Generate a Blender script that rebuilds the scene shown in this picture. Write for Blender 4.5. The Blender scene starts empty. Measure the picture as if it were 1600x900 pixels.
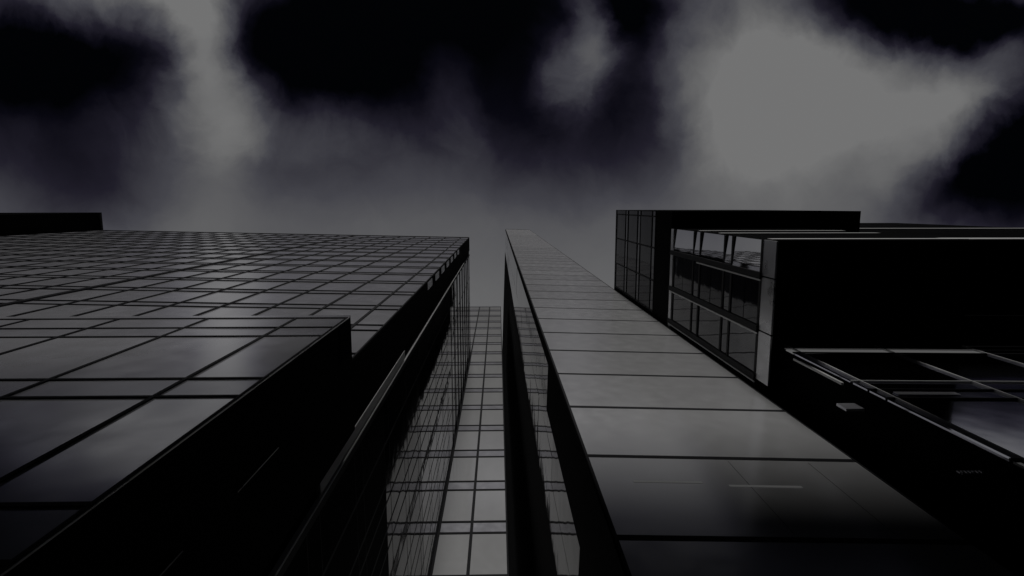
import bpy, math, random
random.seed(7)
C = bpy.context.scene

# ------------------------------------------------------------------ camera
f_px = 900.0                                    # focal length for a 1600 px wide frame
cam_d = bpy.data.cameras.new('camera')
cam = bpy.data.objects.new('camera', cam_d)
C.collection.objects.link(cam)
cam_d.sensor_width = 36.0
cam_d.lens = 36.0 * f_px / 1600.0
cam_d.clip_start = 0.05
cam_d.clip_end = 6000.0
from mathutils import Vector, Matrix
# the zenith stands a little above the middle of the view: the camera looks up some 8 degrees off vertical
zc = Vector((-22 / f_px, 126 / f_px, -1.0)).normalized()
xc = Vector((1, 0, 0)); xc = (xc - zc * xc.dot(zc)).normalized()
yc = zc.cross(xc)
EYE = 1.6
cam.matrix_world = Matrix.Translation((0, 0, EYE)) @ Matrix((xc, yc, zc)).to_4x4()
C.camera = cam

# ------------------------------------------------------------------ exposure
C.view_settings.view_transform = 'Standard'
C.view_settings.look = 'None'
C.view_settings.exposure = 0.0
C.view_settings.gamma = 1.0
C.view_settings.use_curve_mapping = False
try:
    C.cycles.max_bounces = 8
    C.cycles.glossy_bounces = 5
    C.cycles.diffuse_bounces = 2
    C.cycles.sample_clamp_indirect = 2.0
except Exception:
    pass

# ------------------------------------------------------------------ sky
SUN_EL, SUN_AZ = math.radians(34), math.radians(179)     # high behind the viewer, veiled by cloud
w = bpy.data.worlds.new('World'); C.world = w; w.use_nodes = True
nt = w.node_tree; nt.nodes.clear(); N = nt.nodes.new; L = nt.links.new
def math_n(op, a, b=None, c=None, clamp=False):
    n = N('ShaderNodeMath'); n.operation = op; n.use_clamp = clamp
    for i, v in enumerate((a, b, c)):
        if v is None: continue
        if isinstance(v, (int, float)): n.inputs[i].default_value = v
        else: L(v, n.inputs[i])
    return n.outputs[0]
out = N('ShaderNodeOutputWorld'); bg = N('ShaderNodeBackground'); bg.inputs[1].default_value = 0.1
L(bg.outputs[0], out.inputs[0])
tc = N('ShaderNodeTexCoord')
sep = N('ShaderNodeSeparateXYZ'); L(tc.outputs['Generated'], sep.inputs[0])
zz = math_n('MAXIMUM', sep.outputs[2], 0.12)
gx = math_n('DIVIDE', sep.outputs[0], zz); gy = math_n('DIVIDE', sep.outputs[1], zz)
comb = N('ShaderNodeCombineXYZ'); L(gx, comb.inputs[0]); L(gy, comb.inputs[1])
flat = comb.outputs[0]                          # position on the flat cloud layer, per unit of its height
def noise(scale, detail, rough, vec, dist=0.0, off=(0, 0, 0)):
    m = N('ShaderNodeMapping'); m.inputs[1].default_value = off; L(vec, m.inputs[0])
    n = N('ShaderNodeTexNoise'); n.inputs['Scale'].default_value = scale; n.inputs['Detail'].default_value = detail
    n.inputs['Roughness'].default_value = rough; n.inputs['Distortion'].default_value = dist
    L(m.outputs[0], n.inputs['Vector']); return n
def warp(vec, scale, amt, detail=4, off=(0, 0, 0)):
    n = noise(scale, detail, 0.55, vec, 0.0, off)
    s = N('ShaderNodeVectorMath'); s.operation = 'SUBTRACT'; L(n.outputs['Color'], s.inputs[0]); s.inputs[1].default_value = (.5, .5, .5)
    k = N('ShaderNodeVectorMath'); k.operation = 'SCALE'; L(s.outputs[0], k.inputs[0]); k.inputs['Scale'].default_value = amt
    a = N('ShaderNodeVectorMath'); a.operation = 'ADD'; L(vec, a.inputs[0]); L(k.outputs[0], a.inputs[1])
    return a.outputs[0]
wv = warp(warp(warp(flat, 3.2, 0.10, 3), 9.0, 0.065, 5, (3, 1, 0)), 26.0, 0.03, 6, (1, 4, 0))
# cover: thick towards the horizon ahead, breaking up overhead and behind
ws = N('ShaderNodeSeparateXYZ'); L(wv, ws.inputs[0])
mixy = math_n('ADD', math_n('MULTIPLY', ws.outputs[1], 0.6), math_n('MULTIPLY', gy, 0.4))
cr = N('ShaderNodeFloatCurve') if False else None
ramp = N('ShaderNodeValToRGB'); ramp.color_ramp.interpolation = 'B_SPLINE'
BASE = [(-.30, .0), (-.22, .04), (-.17, .14), (-.12, .30), (-.07, .47), (-.02, .62), (.03, .72), (.14, .86), (.3, .92)]
els = ramp.color_ramp.elements
for i, (p, v) in enumerate(BASE):
    e = els[i] if i < 2 else els.new(0.5)
    e.position = p + 0.5 if i else p + 0.5
for i, (p, v) in enumerate(BASE):
    els[i].position = p + 0.5; els[i].color = (v, v, v, 1)
L(math_n('ADD', mixy, 0.5), ramp.inputs[0])
acc = N('ShaderNodeSeparateColor'); L(ramp.outputs[0], acc.inputs[0]); acc = acc.outputs[0]
# cloud banks and rifts: (x, y on the cloud layer, half width, half length, turn, density)
CLOUDS = [
 (-0.500, -0.322, 0.069, 0.167, -14, 0.62),
 (-0.474, -0.183, 0.094, 0.133, -8, 0.6),
 (-0.525, -0.068, 0.156, 0.156, 0, 0.2),
 (0.140, -0.232, 0.076, 0.100, 0, 0.58),
 (0.156, -0.313, 0.042, 0.094, -15, 0.36),
 (0.442, -0.259, 0.183, 0.183, 0, 0.68),
 (0.579, -0.187, 0.228, 0.172, 0, 0.58),
 (0.405, -0.144, 0.167, 0.156, 0, 0.35),
 (0.698, -0.209, 0.178, 0.111, 0, 0.4),
 (0.841, -0.220, 0.167, 0.078, -20, 0.45),
 (0.775, -0.108, 0.189, 0.067, -35, 0.35),
 (0.523, -0.037, 0.244, 0.133, 0, 0.15),
 (0.300, -0.299, 0.089, 0.133, 0, 0.22),
 (-0.072, -0.184, 0.056, 0.156, -25, 0.14),
 (-0.585, -0.223, 0.100, 0.144, 0, 0.12),
 (-0.743, -0.099, 0.278, 0.211, 0, -0.12),
 (-0.719, -0.026, 0.211, 0.089, 0, -0.22),
 (-0.329, -0.132, 0.144, 0.067, 0, 0.22),
 (-0.804, -0.026, 0.100, 0.067, 0, 0.1),
 (0.079, -0.101, 0.189, 0.122, 0, -0.12),
 (0.254, -0.091, 0.133, 0.100, 0, -0.08),
 (0.908, -0.038, 0.233, 0.144, -20, -0.65),
 (0.717, -0.015, 0.144, 0.078, 0, -0.15),
 (-0.259, -0.285, 0.256, 0.178, 0, -0.17),
 (0.235, -0.338, 0.078, 0.067, 0, -0.2),
 (0.727, -0.352, 0.278, 0.089, 0, -0.42),
 (-0.741, -0.301, 0.211, 0.144, 0, -0.22),
 (0.335, -0.466, 0.467, 0.122, 0, 0.85),
 (-0.528, -0.419, 0.289, 0.144, 0, 0.95),
 (0.912, -0.439, 0.311, 0.117, 0, 1.3),
 (-0.773, -0.378, 0.222, 0.122, 0, 0.75),
 (-0.128, -0.518, 0.289, 0.133, 0, 0.5),
]
for (cx, cy, rx, ry, rot, amp) in CLOUDS:
    m = N('ShaderNodeMapping'); m.vector_type = 'TEXTURE'
    m.inputs[1].default_value = (cx, cy, 0); m.inputs[2].default_value = (0, 0, math.radians(rot)); m.inputs[3].default_value = (rx, ry, 1)
    L(wv, m.inputs[0])
    ln = N('ShaderNodeVectorMath'); ln.operation = 'LENGTH'
    z0 = N('ShaderNodeVectorMath'); z0.operation = 'MULTIPLY'; L(m.outputs[0], z0.inputs[0]); z0.inputs[1].default_value = (1, 1, 0)
    L(z0.outputs[0], ln.inputs[0])
    mr = N('ShaderNodeMapRange'); mr.interpolation_type = 'SMOOTHERSTEP'
    L(ln.outputs['Value'], mr.inputs[0]); mr.inputs[1].default_value = 0.0; mr.inputs[2].default_value = 1.4
    mr.inputs[3].default_value = amp; mr.inputs[4].default_value = 0.0
    acc = math_n('ADD', acc, mr.outputs[0])
# wisps
fb = noise(7.0, 6, 0.6, wv, 0.6, (5, 2, 0)); fb2 = noise(2.6, 5, 0.55, flat, 0.4, (1, 7, 0))
wisp = math_n('ADD', math_n('MULTIPLY', math_n('SUBTRACT', fb.outputs['Fac'], .5), 0.34), math_n('MULTIPLY', math_n('SUBTRACT', fb2.outputs['Fac'], .5), 0.22))
calm = N('ShaderNodeMapRange'); L(gy, calm.inputs[0]); calm.interpolation_type = 'SMOOTHSTEP'
calm.inputs[1].default_value = .0; calm.inputs[2].default_value = -.16; calm.inputs[3].default_value = .25; calm.inputs[4].default_value = 1.15
wisp = math_n('MULTIPLY', wisp, calm.outputs[0])
amt = math_n('MULTIPLY', math_n('MULTIPLY', math_n('MULTIPLY', acc, math_n('SUBTRACT', 1.12, acc)), 4.0), wisp)
# far behind the viewer, and low all round, the cover is heavy and dark
dk = N('ShaderNodeMapRange'); L(gy, dk.inputs[0]); dk.interpolation_type = 'SMOOTHSTEP'
dk.inputs[1].default_value = -.45; dk.inputs[2].default_value = -.70; dk.inputs[3].default_value = 1; dk.inputs[4].default_value = 0.0
dens = math_n('MULTIPLY', math_n('ADD', acc, amt, clamp=True), dk.outputs[0], clamp=True)
lowz = N('ShaderNodeMapRange'); L(sep.outputs[2], lowz.inputs[0]); lowz.inputs[1].default_value = .12; lowz.inputs[2].default_value = .5
dens = math_n('MULTIPLY', dens, lowz.outputs[0], clamp=True)
def lin(c): c /= 255.0; return c / 12.92 if c <= .04045 else ((c + .055) / 1.055) ** 2.4
cr = N('ShaderNodeValToRGB'); L(dens, cr.inputs[0])
COLS = [(0, (0, 0, 0)), (.10, (7, 6, 13)), (.3, (31, 29, 39)), (.6, (67, 67, 73)), (.85, (97, 97, 98)), (1, (113, 113, 113))]
for i in range(len(COLS) - 2): cr.color_ramp.elements.new(0.5)
for e, (p, c) in zip(cr.color_ramp.elements, COLS):
    e.position = p; e.color = (lin(c[0]), lin(c[1]), lin(c[2]), 1)
clouds = N('ShaderNodeVectorMath'); clouds.operation = 'SCALE'; L(cr.outputs[0], clouds.inputs[0]); clouds.inputs['Scale'].default_value = 10.0
sky = N('ShaderNodeTexSky'); sky.sky_type = 'NISHITA'; sky.sun_disc = False
sky.sun_elevation = SUN_EL; sky.sun_rotation = SUN_AZ
blue = N('ShaderNodeVectorMath'); blue.operation = 'SCALE'; L(sky.outputs[0], blue.inputs[0]); blue.inputs['Scale'].default_value = 0.004
add = N('ShaderNodeVectorMath'); add.operation = 'ADD'; L(clouds.outputs[0], add.inputs[0]); L(blue.outputs[0], add.inputs[1])
L(add.outputs[0], bg.inputs[0])

# the veiled sun
sd = bpy.data.lights.new('sun', 'SUN'); sd.energy = 1.35; sd.angle = math.radians(10); sd.color = (1, .985, .96)
so = bpy.data.objects.new('sun', sd); C.collection.objects.link(so)
sdir = Vector((math.sin(SUN_AZ) * math.cos(SUN_EL), math.cos(SUN_AZ) * math.cos(SUN_EL), math.sin(SUN_EL)))
so.rotation_euler = sdir.to_track_quat('Z', 'Y').to_euler(); so.location = (60, -30, 250)

# ------------------------------------------------------------------ materials
def mat(name, col, rough=0.5, metal=0.0, spec=0.3, bump=0.0, bscale=1.0, stain=0.0, sscale=0.6, rvar=0.0, ior=1.5):
    m = bpy.data.materials.new(name); m.use_nodes = True
    t = m.node_tree; b = t.nodes['Principled BSDF']
    b.inputs['Base Color'].default_value = (*col, 1); b.inputs['Roughness'].default_value = rough
    b.inputs['Metallic'].default_value = metal; b.inputs['IOR'].default_value = ior; b.inputs['Specular IOR Level'].default_value = spec
    g = t.nodes.new('ShaderNodeNewGeometry')
    if stain:
        n = t.nodes.new('ShaderNodeTexNoise'); n.inputs['Scale'].default_value = sscale; n.inputs['Detail'].default_value = 6
        mp = t.nodes.new('ShaderNodeMapping'); mp.inputs[3].default_value = (1, 1, .25)
        t.links.new(g.outputs['Position'], mp.inputs[0]); t.links.new(mp.outputs[0], n.inputs['Vector'])
        r = t.nodes.new('ShaderNodeMapRange'); t.links.new(n.outputs['Fac'], r.inputs[0])
        r.inputs[1].default_value = .3; r.inputs[2].default_value = .7; r.inputs[3].default_value = 1 - stain; r.inputs[4].default_value = 1
        oi = t.nodes.new('ShaderNodeObjectInfo'); ro = t.nodes.new('ShaderNodeMapRange'); t.links.new(oi.outputs['Random'], ro.inputs[0])
        ro.inputs[3].default_value = .88; ro.inputs[4].default_value = 1.0          # no two panels came out of the works quite alike
        mu = t.nodes.new('ShaderNodeMath'); mu.operation = 'MULTIPLY'; t.links.new(r.outputs[0], mu.inputs[0]); t.links.new(ro.outputs[0], mu.inputs[1])
        x = t.nodes.new('ShaderNodeVectorMath'); x.operation = 'SCALE'; x.inputs[0].default_value = col
        t.links.new(mu.outputs[0], x.inputs['Scale']); t.links.new(x.outputs[0], b.inputs['Base Color'])
    if rvar:
        n2 = t.nodes.new('ShaderNodeTexNoise'); n2.inputs['Scale'].default_value = 1.7; n2.inputs['Detail'].default_value = 5
        t.links.new(g.outputs['Position'], n2.inputs['Vector'])
        r2 = t.nodes.new('ShaderNodeMapRange'); t.links.new(n2.outputs['Fac'], r2.inputs[0])
        r2.inputs[1].default_value = .3; r2.inputs[2].default_value = .7; r2.inputs[3].default_value = rough - rvar; r2.inputs[4].default_value = rough + rvar
        t.links.new(r2.outputs[0], b.inputs['Roughness'])
    if bump:
        n3 = t.nodes.new('ShaderNodeTexNoise'); n3.inputs['Scale'].default_value = bscale; n3.inputs['Detail'].default_value = 1.5
        t.links.new(g.outputs['Position'], n3.inputs['Vector'])
        bp = t.nodes.new('ShaderNodeBump'); bp.inputs['Strength'].default_value = 1.0; bp.inputs['Distance'].default_value = bump
        t.links.new(n3.outputs['Fac'], bp.inputs['Height']); t.links.new(bp.outputs[0], b.inputs['Normal'])
    return m
M = {
 'facade_glass': mat('coated facade glass', (.89, .885, .94), .14, .60, .5, .003, .9, .15, .5, .04),
 'spandrel':     mat('coated spandrel glass', (.73, .725, .78), .18, .60, .5, .003, .9, .18, .5, .04),
 'tower_panel':  mat('pale polished cladding', (.82, .82, .83), .2, .58, .5, .0015, .5, .05, .12, .03),
 'pale_glass':   mat('pale coated glass', (.88, .88, .89), .10, .5, .5, .003, .7, .12, .4, .03),
 'mirror_glass': mat('reflective flank glass', (.012, .012, .016), .015, 0, .5, .006, .8, ior=1.6),
 'dark_glass':   mat('tinted glass', (.015, .015, .02), .03, 0, .5, .010, .8, ior=1.9),
 'bright_glass': mat('silvered glass', (.88, .88, .9), .03, 1, .5, .0035, .8),
 'sky_glass':    mat('blue grey glass', (.62, .62, .70), .08, 1, .5, .006, .7),
 'smoke_glass':  mat('smoked glass', (.008, .008, .012), .05, 0, .5, .012, .8, ior=1.4),
 'deep_glass':   mat('near black glass', (.006, .006, .009), .05, 0, .5, .010, .8, ior=1.17),
 'mullion':      mat('black anodised metal', (.008, .008, .010), .6, 0, .08),
 'granite':      mat('black granite cladding', (.0035, .0035, .004), .8, 0, .01, 0, 1, .4, .8),
 'soffit':       mat('black soffit boarding', (.003, .003, .0035), .85, 0, .01, 0, 1, .4, .8),
 'pale_metal':   mat('pale brushed metal', (.75, .75, .76), .32, 1, .5, 0, 1, .2, 1.2, .08),
 'pale_paint':   mat('pale painted metal', (.72, .72, .72), .55, 0, .3, 0, 1, .15, 1.0),
 'roof':         mat('dark roofing', (.03, .03, .03), .9, 0, .1),
 'paving':       mat('dark stone paving', (.05, .05, .05), .8, 0, .1, .01, 3, .4, .7),
 'asphalt':      mat('asphalt', (.045, .045, .047), .9, 0, .1, .01, 6, .3, .8),
}

_m = M['faint_reflection'] = mat('dim painted reflection', (.3, .3, .3), .5)  # emission painted in for the lamp reflections on the tower front
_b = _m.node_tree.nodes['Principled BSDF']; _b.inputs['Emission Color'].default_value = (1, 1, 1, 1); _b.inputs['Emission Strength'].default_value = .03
_m = M['glow_band'] = mat('softly glowing band', (.3, .3, .3), .6)  # emission puts the brightness into the band below the soffit
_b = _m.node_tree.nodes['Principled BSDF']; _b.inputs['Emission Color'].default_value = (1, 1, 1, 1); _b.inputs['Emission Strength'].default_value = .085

# ------------------------------------------------------------------ builders
class MB:
    """collects boxes and prisms in world metres; build() links them as one mesh object"""
    def __init__(s): s.v = []; s.f = []
    def hexa(s, c):                       # 8 corners: bottom ring of four then top ring of four
        b = len(s.v); s.v += [tuple(p) for p in c]
        s.f += [tuple(b + i for i in q) for q in ((3, 2, 1, 0), (4, 5, 6, 7), (0, 1, 5, 4), (1, 2, 6, 5), (2, 3, 7, 6), (3, 0, 4, 7))]
    def prism(s, ring, z0, z1):           # ring counter-clockwise seen from above
        b = len(s.v); n = len(ring)
        s.v += [(x, y, z0) for x, y in ring] + [(x, y, z1) for x, y in ring]
        s.f.append(tuple(b + i for i in reversed(range(n)))); s.f.append(tuple(b + n + i for i in range(n)))
        for i in range(n):
            j = (i + 1) % n; s.f.append((b + i, b + j, b + n + j, b + n + i))
    def box(s, x0, x1, y0, y1, z0, z1):
        s.prism([(x0, y0), (x1, y0), (x1, y1), (x0, y1)], z0, z1)
    def build(s, name, m, parent=None, bevel=0):
        me = bpy.data.meshes.new(name)
        o = bpy.data.objects.new(name, me); C.collection.objects.link(o)
        off = Vector((0, 0, 0))
        if parent is not None:
            o.parent = parent
            p = parent
            while p is not None: off += p.location; p = p.parent
        # a part's own origin sits in its middle
        n = len(s.v); ctr = Vector((sum(v[i] for v in s.v) / n for i in range(3))) if n else Vector((0, 0, 0))
        o.location = ctr - off
        me.from_pydata([tuple(Vector(v) - ctr) for v in s.v], [], s.f); me.update()
        me.materials.append(M[m])
        return o
def thing(name, label, cat, loc, group=None):
    o = bpy.data.objects.new(name, None); C.collection.objects.link(o)
    o.location = loc; o['label'] = label; o['category'] = cat; o.empty_display_size = 1
    if group: o['group'] = group
    return o
def tag(o, **k):
    for a, b in k.items(): o[a] = b
    return o

class Wall:
    """a vertical wall line: s runs along it from P, n points outward"""
    def __init__(s, P, Q):                # outward is to the right of P->Q
        s.P = Vector(P); s.T = (Vector(Q) - s.P); s.len = s.T.length; s.T.normalize(); s.Nn = Vector((s.T.y, -s.T.x))
    def pt(s, a, n, z): q = s.P + s.T * a + s.Nn * n; return (q.x, q.y, z)
    def box(s, mb, a0, a1, n0, n1, z0, z1):
        mb.hexa([s.pt(a0, n1, z0), s.pt(a1, n1, z0), s.pt(a1, n0, z0), s.pt(a0, n0, z0),
                 s.pt(a0, n1, z1), s.pt(a1, n1, z1), s.pt(a1, n0, z1), s.pt(a0, n0, z1)])
    def pane(s, mb, a0, a1, n0, n1, z0, z1, tilt=0.0, lean=0.0, pitch=0.0):
        ka, kz = lean + random.gauss(0, tilt), pitch + random.gauss(0, tilt)
        def d(a, z): return ka * (a - (a0 + a1) / 2) + kz * (z - (z0 + z1) / 2)
        mb.hexa([s.pt(a0, n1 + d(a0, z0), z0), s.pt(a1, n1 + d(a1, z0), z0), s.pt(a1, n0, z0), s.pt(a0, n0, z0),
                 s.pt(a0, n1 + d(a0, z1), z1), s.pt(a1, n1 + d(a1, z1), z1), s.pt(a1, n0, z1), s.pt(a0, n0, z1)])

def grid_facade(parent, wall, cuts, rows, glass, cap, mull_w=.11, mull_p=.045, tr_h=.10, tr_p=.04, tilt=.0022,
                thick=(), base=.008, darkened=0, pitched=None, name='window_pane', span_mat='spandrel', mm='mullion'):
    """cuts: positions along the wall of the mullions; rows: (z0, z1, kind) of each band of panes"""
    cells = []
    for (z0, z1, kind) in rows:
        for a0, a1 in zip(cuts[:-1], cuts[1:]):
            mid = Vector(wall.pt((a0 + a1) / 2, 0, 0)); dd = math.hypot(mid.x, mid.y)
            zm = (z0 + z1) / 2 - EYE
            size = (a1 - a0) * (z1 - z0) * max(.05, abs(wall.Nn.dot(Vector((mid.x, mid.y))))) / (zm * zm + dd * dd) ** 1.5
            # bays beyond the edge of the photograph come last
            if abs(mid.x) > .95 * zm: size *= 1e-3
            cells.append((size, a0, a1, z0, z1, kind))
    for kind, nm, m in (('pane', name, glass), ('spandrel', 'spandrel_panel', span_mat)):
        cs = sorted([c for c in cells if c[5] == kind], key=lambda c: -c[0])
        rest = MB()
        for i, (sz, a0, a1, z0, z1, _) in enumerate(cs):
            mb = MB() if i < cap else rest
            wall.pane(mb, a0 + .004, a1 - .004, -.045, 0.0, z0 + .004, z1 - .004, tilt, 0, -.017 if pitched and z0 > pitched else 0)
            if i < cap: mb.build(nm, 'granite' if z1 < darkened - 11 else 'deep_glass' if z1 < darkened else m, parent)  # lower panes get darker materials, painting in the fade towards the base
        if len(cs) > cap: tag(rest.build(nm, m, parent), kind='stuff')
    zb, zt = rows[0][0], rows[-1][1]
    for i, a in enumerate(cuts):
        wd = mull_w * (2.6 if i in thick else 1.0)
        mb = MB(); lo = max(a - wd / 2, 0.0); hi = min(a + wd / 2, wall.len)
        wall.box(mb, lo, hi, base, mull_p * (1.6 if i in thick else 1.0), zb, pitched if pitched and i % 4 != 2 else zt)
        mb.build('mullion', mm, parent)
    zs = sorted(set([r[0] for r in rows] + [rows[-1][1]]))
    for z in zs:
        mb = MB(); wall.box(mb, 0, wall.len, base - .001, tr_p, z - tr_h / 2, z + tr_h / 2)
        mb.build('transom', mm, parent)

def floors(z_first, h, span, z_lo, z_hi):
    """rows of panes and spandrels; a spandrel of height span starts at each floor line"""
    rows = []; z = z_first
    while z - h > z_lo - h: z -= h
    while z < z_hi:
        for a, b, k in ((z, z + span, 'spandrel'), (z + span, z + h, 'pane')):
            a2, b2 = max(a, z_lo), min(b, z_hi)
            if b2 - a2 > .15: rows.append((a2, b2, k))
        z += h
    return rows

# ------------------------------------------------------------------ ground
g = MB(); g.box(-1500, 1500, -1500, 1500, -.5, -.02); tag(g.build('ground', 'asphalt'), kind='structure')
g = MB(); g.box(-54, 10, -6, 2.7, -.02, .004); tag(g.build('pavement', 'paving'), kind='structure')

# ------------------------------------------------------------------ office tower on the left
H = 4.1
ROOF = 82.5 + EYE
off = thing('office_building', 'broad glass office building with a gridded facade and projecting lower block, filling the left side', 'office building', (-30, 12, 0))
FR = (-4.1, 4.25)                                  # its right front corner
FL = (-55.4, 4.25 - .0206 * 51.3)
b = MB(); b.prism([(FL[0], FL[1] + .06), (FR[0] - .05, FR[1] + .05), (FR[0] - .05, 21.2), (FL[0], 21.2)], 0, ROOF - .3)
b.build('body', 'granite', off)
wf = Wall(FL, FR)
cuts = []
x = 5.2
while x < 55: cuts.append(x); x += 2.1
cuts = [c for c in cuts]
al = sorted([(55.4 - c) * wf.len / 51.3 for c in cuts] + [0.0, wf.len])
thick_i = [i for i, a in enumerate(al) if abs(a - (55.4 - 19.9) * wf.len / 51.3) < .2]
zl0 = EYE + 5.952 * 4.15                            # a floor line read off the facade
grid_facade(off, wf, al, floors(zl0 - .9, H, .9, 13.0, ROOF - .35), 'facade_glass', 100, thick=thick_i)
b = MB(); wf.box(b, 0, wf.len, -.5, .05, ROOF - .35, ROOF); b.build('parapet', 'mullion', off)
# return wall: black cladding, a pale strip, then mirror glass running back
wr = Wall(FR, (-4.05, 21.25))
b = MB(); wr.box(b, .0, 1.85, -.05, .03, 0, ROOF - .4); b.build('side_cladding', 'granite', off)
b = MB(); wr.box(b, 1.88, 2.22, -.05, .05, 14, 26.0); b.build('pale_strip', 'pale_paint', off)
b = MB(); wr.box(b, 2.3, 2.36, -.05, .06, 4, 70.0); b.build('corner_trim', 'pale_paint', off)
b = MB(); wr.box(b, 2.38, 2.55, -.05, .05, 0, ROOF - .4); b.build('corner_post', 'mullion', off)
for k in range(7):
    z0 = EYE + 33 + k * H
    b = MB(); wr.box(b, .06, .5, .031, .045, z0, z0 + 2.3); b.build('vent_panel', 'spandrel', off)
cs = [2.6, 4.2, 5.7, 6.4, 7.4, 8.2, 9.4, 10.0, 11.3, 12.4, 13.2, 14.6, 15.8, wr.len]
grid_facade(off, wr, cs, floors(zl0 - .9, H, .9, 0.2, ROOF - .4), 'mirror_glass', 400, mull_w=.10, mull_p=.006, tr_h=.04, tr_p=.005, tilt=.0007, base=.003, darkened=EYE + 31, pitched=EYE + 46,
            name='side_window_pane', span_mat='mirror_glass')
# the projecting lower block
blk = MB(); blk.prism([(-40, 2.87), (-3.9, 2.87), (-3.9, 5.9), (-40, 3.44)], 0, EYE + 14.8)
blk = blk.build('lower_block', 'granite', off)
wb = Wall((-40, 2.81), (-3.86, 2.81))
al = [wb.len - (c - 3.86) for c in ([5.15 + 2.22 * k for k in range(16)] + [3.86]) if c < 40]; al = sorted(al + [0.0])
rows = []
zb0 = EYE + 2.996 * 2.81
grid_facade(blk, wb, al, floors(zb0, H, .92, .3, EYE + 14.6), 'facade_glass', 60, mull_w=.07, mull_p=.025, tr_h=.075, tr_p=.022)
b = MB(); wb.box(b, 0, wb.len, -.4, .02, EYE + 14.6, EYE + 14.9); b.build('parapet', 'facade_glass', blk)
ws_ = Wall((-3.86, 2.81), (-3.86, 5.93))
b = MB(); ws_.box(b, .012, 3.1, -.03, .0, 0, EYE + 14.9); b.build('side_cladding', 'granite', blk)
b = MB(); ws_.box(b, .12, 1.0, .002, .014, EYE + 13.7, EYE + 14.75); b.build('side_window_pane', 'smoke_glass', blk)
b = MB(); ws_.box(b, 0, .02, .002, .012, 0, EYE + 14.9); b.build('corner_trim', 'pale_metal', blk)
for (a, z0, z1) in ((1.35, 8.1, 9.7), (1.33, 5.3, 6.6)):
    b = MB(); ws_.box(b, a, a + .012, .002, .012, EYE + z0, EYE + z1); b.build('joint_strip', 'pale_metal', blk)

# ------------------------------------------------------------------ far black wing
wg = thing('wing_building', 'plain black block rising at the far left edge beyond the gridded glass facade', 'building', (-70, 10, 0))
b = MB(); b.prism([(-95, .9), (-55.5, .8), (-55.5, 24), (-95, 24)], 0, ROOF - .25); b.build('wall', 'granite', wg)
b = MB(); b.prism([(-95.2, .8), (-55.4, .7), (-55.4, 24.1), (-95.2, 24.1)], ROOF - .25, ROOF + .1); b.build('roof', 'roof', wg)

# ------------------------------------------------------------------ glass block closing the gap
cb = thing('glass_block', 'pale gridded glass building standing in the gap between the two nearest towers', 'office building', (-2, 26, 0))
CY = 21.3; CH = 5.86; CROOF = EYE + 5.78 * CY
wc = Wall((-6.3, CY), (.565, CY))
b = MB(); b.box(-6.28, .55, CY + .05, CY + 14, 0, CROOF - .02); b.build('body', 'granite', cb)
cuts = [0, 2.3, 4.47, wc.len]
zc0 = EYE + 2.215 * CY
grid_facade(cb, wc, cuts, floors(zc0, CH, CH * .235, .3, CROOF - .5), 'pale_glass', 100, mull_w=.2, mull_p=.05, tr_h=.2, tr_p=.04, tilt=.0008)
b = MB(); wc.box(b, 0, wc.len, -.5, .06, CROOF - .5, CROOF); b.build('parapet', 'spandrel', cb)

# ------------------------------------------------------------------ slender tower
TR = EYE + 187.7
A = Vector((2.436, 7.0)); B = Vector((10.30, 7.24))
tdir = (B - A).normalized(); sdv = Vector((-tdir.y, tdir.x))
tw = thing('slender_tower', 'tall slender tower with a pale panelled front split by thin dark joints', 'skyscraper', (6.4, 24, 0))
D = 52.0
ring = [A + sdv * .06 + tdir * .05, B + sdv * .06 - tdir * .02, B + sdv * D - tdir * .02, A + sdv * D + tdir * .05]
b = MB(); b.prism([tuple(p) for p in ring], 0, TR - .1); b.build('body', 'granite', tw)
wt = Wall(A, B)
ph = .585 * 7.0; z1 = EYE + 2.217 * 7.0
gap = .20
zlist = [z1 + ph * k for k in range(-4, 46)]
zlist = [z for z in zlist if z > .2 and z < TR - 1.5]
edges = zlist + [TR - .35]
for z0, zt in zip(edges[:-1], edges[1:]):
    b = MB(); wt.pane(b, .10, wt.len - .06, -.05, 0.0, z0 + gap / 2, zt - gap / 2, .0006); b.build('front_panel', 'tower_panel', tw)
    b = MB(); wt.box(b, .10, wt.len - .06, -.048, .004, z0 - gap / 2, z0 + gap / 2); b.build('joint', 'mullion', tw)
b = MB(); wt.box(b, .02, .098, -.05, .03, 0, TR - .35); b.build('edge_fin', 'mullion', tw)
b = MB(); wt.box(b, wt.len - .058, wt.len - .01, -.05, .02, 0, TR - .35); b.build('edge_fin', 'mullion', tw)
b = MB(); wt.box(b, 0, wt.len, -.5, .04, TR - .35, TR + .6); b.build('parapet', 'mullion', tw)
# faint glowing strips painting in lamp reflections, and seams, low on the front
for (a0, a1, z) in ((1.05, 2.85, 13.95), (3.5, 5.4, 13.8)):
    b = MB(); wt.box(b, a0, a1, .003, .010, EYE + z, EYE + z + .1); b.build('reflection_strip', 'faint_reflection', tw)
for a in (4.05, 6.35):
    b = MB(); wt.box(b, a, a + .008, .003, .006, z1 - ph + gap, z1 - gap); b.build('panel_seam', 'mullion', tw)
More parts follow.
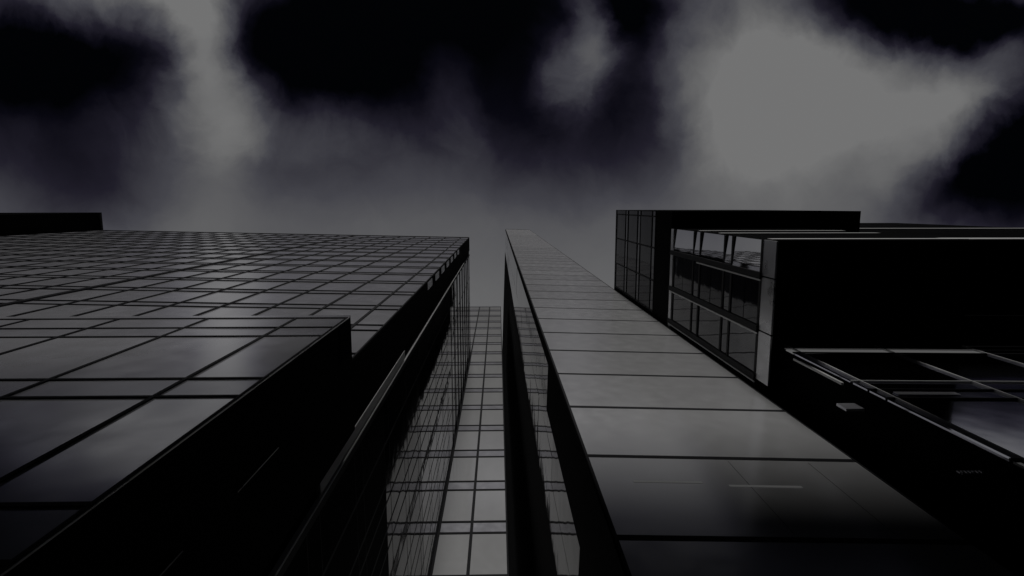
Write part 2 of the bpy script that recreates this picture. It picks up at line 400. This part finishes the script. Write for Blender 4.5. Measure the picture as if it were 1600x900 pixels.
# its left flank: black return, mirror glass, black again
wsd = Wall(A + sdv * D, A)
b = MB(); wsd.box(b, D - 2.75, D - .02, -.05, .02, 0, EYE + 27); b.build('side_cladding', 'granite', tw)
b = MB(); wsd.box(b, D - .55, D - .02, -.05, .02, EYE + 27, TR - .4); b.build('side_cladding', 'granite', tw)
zz0 = z1 - 4 * ph
rows = floors(z1, ph, .9, .3, TR - .4)
zs = [z1 + 2 * ph * k for k in range(-2, 23)]
zs = [z for z in zs if .3 < z < TR - 1] + [TR - .4]
a0, a1 = D - 6.95, D - 2.78
for p0, p1 in zip(zs[:-1], zs[1:]):
    a1 = D - 2.78 if p1 < EYE + 27 else D - .57
    for q0, q1 in ((a0, (a0 + a1) / 2), ((a0 + a1) / 2, a1)):
        b = MB(); wsd.pane(b, q0 + .02, q1 - .02, -.045, 0, p0 + .02, p1 - .02, .0016); b.build('side_window_pane', 'mirror_glass' if p1 > EYE + 45 else 'smoke_glass' if p1 > EYE + 30 else 'deep_glass' if p1 > EYE + 17 else 'granite', tw)  # materials darken downward, a painted fade in the flank reflections

# ------------------------------------------------------------------ building on the right
rb = thing('stepped_building', 'black building with stepped overhangs and glazed end wall on the right', 'office building', (26, 6, 0))
X1 = 10.5
def zz_(k): return EYE + k
# upper volume
b = MB(); b.box(X1 + .05, 22, .22, 16, zz_(34.7), zz_(51.2)); b.build('upper_volume', 'soffit', rb)
wu = Wall((X1, 9.4), (X1, .22))
b = MB(); wu.box(b, 0, wu.len, -.05, .02, zz_(34.7), zz_(38.3)); b.build('fascia', 'granite', rb)
b = MB(); wu.box(b, 0, wu.len, -.3, .03, zz_(50.9), zz_(51.3)); b.build('parapet', 'mullion', rb)
ucuts = [0, 2.4, 4.5, 6.7, 8.8, wu.len]
grid_facade(rb, wu, ucuts, [(zz_(38.3), zz_(39.2), 'spandrel'), (zz_(39.2), zz_(42.4), 'pane'), (zz_(42.4), zz_(43.3), 'spandrel'), (zz_(43.3), zz_(46.5), 'pane'),
            (zz_(46.5), zz_(47.4), 'spandrel'), (zz_(47.4), zz_(50.9), 'pane')], 'deep_glass', 100, mull_w=.10, mull_p=.04, tr_h=.10, tr_p=.04, span_mat='smoke_glass', tilt=.004)
# lower volume
b = MB(); b.box(X1 + .05, 18.3, 1.26, 16, zz_(21.8), zz_(34.68)); b.build('lower_volume', 'soffit', rb)
b = MB(); b.box(18.32, 46, 1.78, 16, zz_(31), zz_(66)); b.build('rear_volume', 'soffit', rb)
wl = Wall((X1, 9.4), (X1, 1.26))
posts = [1.26, 2.72, 4.88, 6.90, 9.35]
bands = [(22.6, 25.5, 'pane'), (25.5, 26.4, 'spandrel'), (26.4, 29.6, 'pane'), (29.6, 30.6, 'spandrel'), (30.6, 34.0, 'pane'), (34.0, 34.62, 'spandrel')]
for ci, (y0, y1) in enumerate(zip(posts[:-1], posts[1:])):
    for z0, z1_, kind in bands:
        gl = ('bright_glass', 'smoke_glass', 'dark_glass', 'smoke_glass')[ci]
        parts = 2 if (kind == 'pane' and ci in (1, 3)) else 1
        if kind == 'spandrel' and ci == 1: gl = 'dark_glass'
        for q in range(parts):
            w0 = z0 + (z1_ - z0) * q / parts; w1 = z0 + (z1_ - z0) * (q + 1) / parts
            b = MB(); wl.pane(b, 9.4 - y1 + .02, 9.4 - y0 - .02, -.045, 0, zz_(w0 + .03), zz_(w1 - .03), .004, -.05 if ci == 0 else 0)
            b.build('window_pane' if kind == 'pane' else 'spandrel_panel', gl, rb)
for y in posts[1:]:
    b = MB(); b.box(X1 - .09, X1 + .02, y - .16, y + .10, zz_(22.55), zz_(34.65)); b.build('mullion', 'mullion', rb)
    b = MB(); b.box(X1 - .06, X1 + .02, y + .13, y + .19, zz_(22.55), zz_(30.0 if y < 3 else 34.6)); b.build('rail', 'pale_paint', rb)
for z0, z1_, kind in bands:
    b = MB(); b.box(X1 - .035, X1 + .02, 1.27, 9.3, zz_(z0) - .09, zz_(z0) + .09); b.build('transom', 'mullion', rb)
b = MB(); b.box(X1 - .04, X1 + .04, 1.28, 9.3, zz_(34.2), zz_(34.66)); b.build('head_trim', 'pale_metal', rb)
for y0, y1 in ((1.27, 2.68), (2.74, 4.86), (4.92, 6.9)):
    b = MB(); b.box(X1 - .02, X1 + .05, y0, y1, zz_(21.45), zz_(22.5)); b.build('fascia_panel', 'pale_metal', rb)
# bands on the front of both volumes
wfz = Wall((X1 + .1, 1.26), (18.3, 1.26))
for z0, z1_ in ((22.0, 22.5), (27.2, 27.6), (30.0, 30.4)):
    b = MB(); wfz.box(b, 0, wfz.len, .0, .05, zz_(z0), zz_(z1_)); b.build('band', 'pale_paint', rb)
wfz = Wall((18.35, 1.78), (46, 1.78))
for z0, z1_ in ((31.1, 32.4), (47, 47.8)):
    b = MB(); wfz.box(b, 0, wfz.len, .0, .06, zz_(z0), zz_(z1_)); b.build('band', 'pale_paint', rb)
# recessed glazing under the overhang
wq = Wall((10.95, 5.37), (30.0, 5.62))
b = MB(); b.prism([(11.0, 5.45), (30, 5.70), (30, 16), (11.0, 16)], 0, zz_(21.75)); b.build('core_wall', 'granite', rb)
b = MB(); b.prism([(18.32, 4.2), (30, 4.35), (30, 5.5), (18.32, 5.42)], zz_(21.8), zz_(21.92)); b.build('canopy', 'soffit', rb)
b = MB(); b.prism([(18.32, 5.5), (46, 5.72), (46, 7.2), (18.32, 7.2)], zz_(21.94), zz_(30.98)); b.build('rear_wall', 'granite', rb)
qc = [0, .28] + [.28 + 3.55 * k for k in range(1, 5)]
for z0, z1_, m in ((21.25, 21.72, 'smoke_glass'), (20.65, 21.2, 'glow_band'), (17.15, 20.6, 'sky_glass'), (16.3, 17.0, 'sky_glass'), (15.5, 16.2, 'sky_glass'), (11.5, 15.4, 'sky_glass'), (7.0, 11.4, 'dark_glass'), (2.0, 6.9, 'dark_glass')):
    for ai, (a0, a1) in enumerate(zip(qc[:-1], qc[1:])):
        if m == 'glow_band' and a0 > 6: continue
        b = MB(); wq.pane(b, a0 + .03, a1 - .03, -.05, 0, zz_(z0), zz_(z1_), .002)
        b.build('glow_strip' if m == 'glow_band' else 'window_pane', m, rb)  # top band is made bright by its own emission
b = MB(); wq.box(b, .6, 2.45, .012, .03, zz_(15.78), zz_(16.02)); b.build('ledge', 'spandrel', rb)
for a in qc[1:]:
    b = MB(); wq.box(b, a - .026, a + .026, .0, .06, 0, zz_(21.75)); b.build('mullion', 'pale_paint', rb)
for z in (21.2, 17.05):
    b = MB(); wq.box(b, 0, wq.len, .0, .05, zz_(z), zz_(z) + .04); b.build('transom', 'pale_paint', rb)
for z in (20.62, 16.25, 15.45, 11.45, 6.95):
    b = MB(); wq.box(b, 0, wq.len, .0, .045, zz_(z) - .03, zz_(z) + .03); b.build('transom', 'mullion', rb)

b = MB(); b.box(10.42, 10.98, 5.98, 6.06, zz_(16.35), zz_(16.85)); b.build('lamp_bar', 'spandrel', rb)
b = MB(); b.box(10.86, 10.94, 5.5, 5.58, zz_(17.4), zz_(20.4)); b.build('downpipe', 'pale_paint', rb)
b = MB()
for k in range(7): b.box(10.36 + k * .085, 10.41 + k * .085, 5.9, 5.93, zz_(12.0) + (.03 if k in (1, 4) else 0), zz_(12.1))
b.box(10.36, 10.96, 5.9, 5.92, zz_(11.93), zz_(11.95)); b.build('sign_lettering', 'spandrel', rb)

# ------------------------------------------------------------------ unseen block added behind the viewer to shade the lowest panels
sb = thing('shade_building', 'unseen dark stone block added opposite the glass towers to shade their lowest panels', 'building', (0, -30, 0))
b = MB(); b.box(-75, -3, -40, -20, 0, 26); b.build('wall', 'granite', sb)
b = MB(); b.box(-2.95, 45, -40, -20, 0, 35); b.build('wall', 'granite', sb)
b = MB(); b.box(-75.2, -3, -40.2, -19.8, 26, 26.4); b.build('roof', 'roof', sb)
b = MB(); b.box(-3.15, 45.2, -40.2, -19.8, 35, 35.4); b.build('roof', 'roof', sb)
for z in range(1, 8):
    for k in range(31):
        x = -73 + 3.8 * k
        if z > 5 and x < -3: continue
        if -5.5 < x < -2.9: continue
        b = MB(); b.box(x, x + 1.7, -20.02, -19.98, z * 4 - 1, z * 4 + 1.4); b.build('window', 'smoke_glass', sb)

# ------------------------------------------------------------------ small bit of a tower far behind, between the slender tower and the stepped building
rt = thing('rear_tower', 'sliver of a grey building seen between the slender tower and the stepped black building', 'building', (30, 36, 0))
b = MB(); b.box(20, 42, 30, 44, 0, 238); b.build('wall', 'pale_paint', rt)
b = MB(); b.box(19.8, 42.2, 29.8, 44.2, 238, 241); b.build('roof', 'mullion', rt)
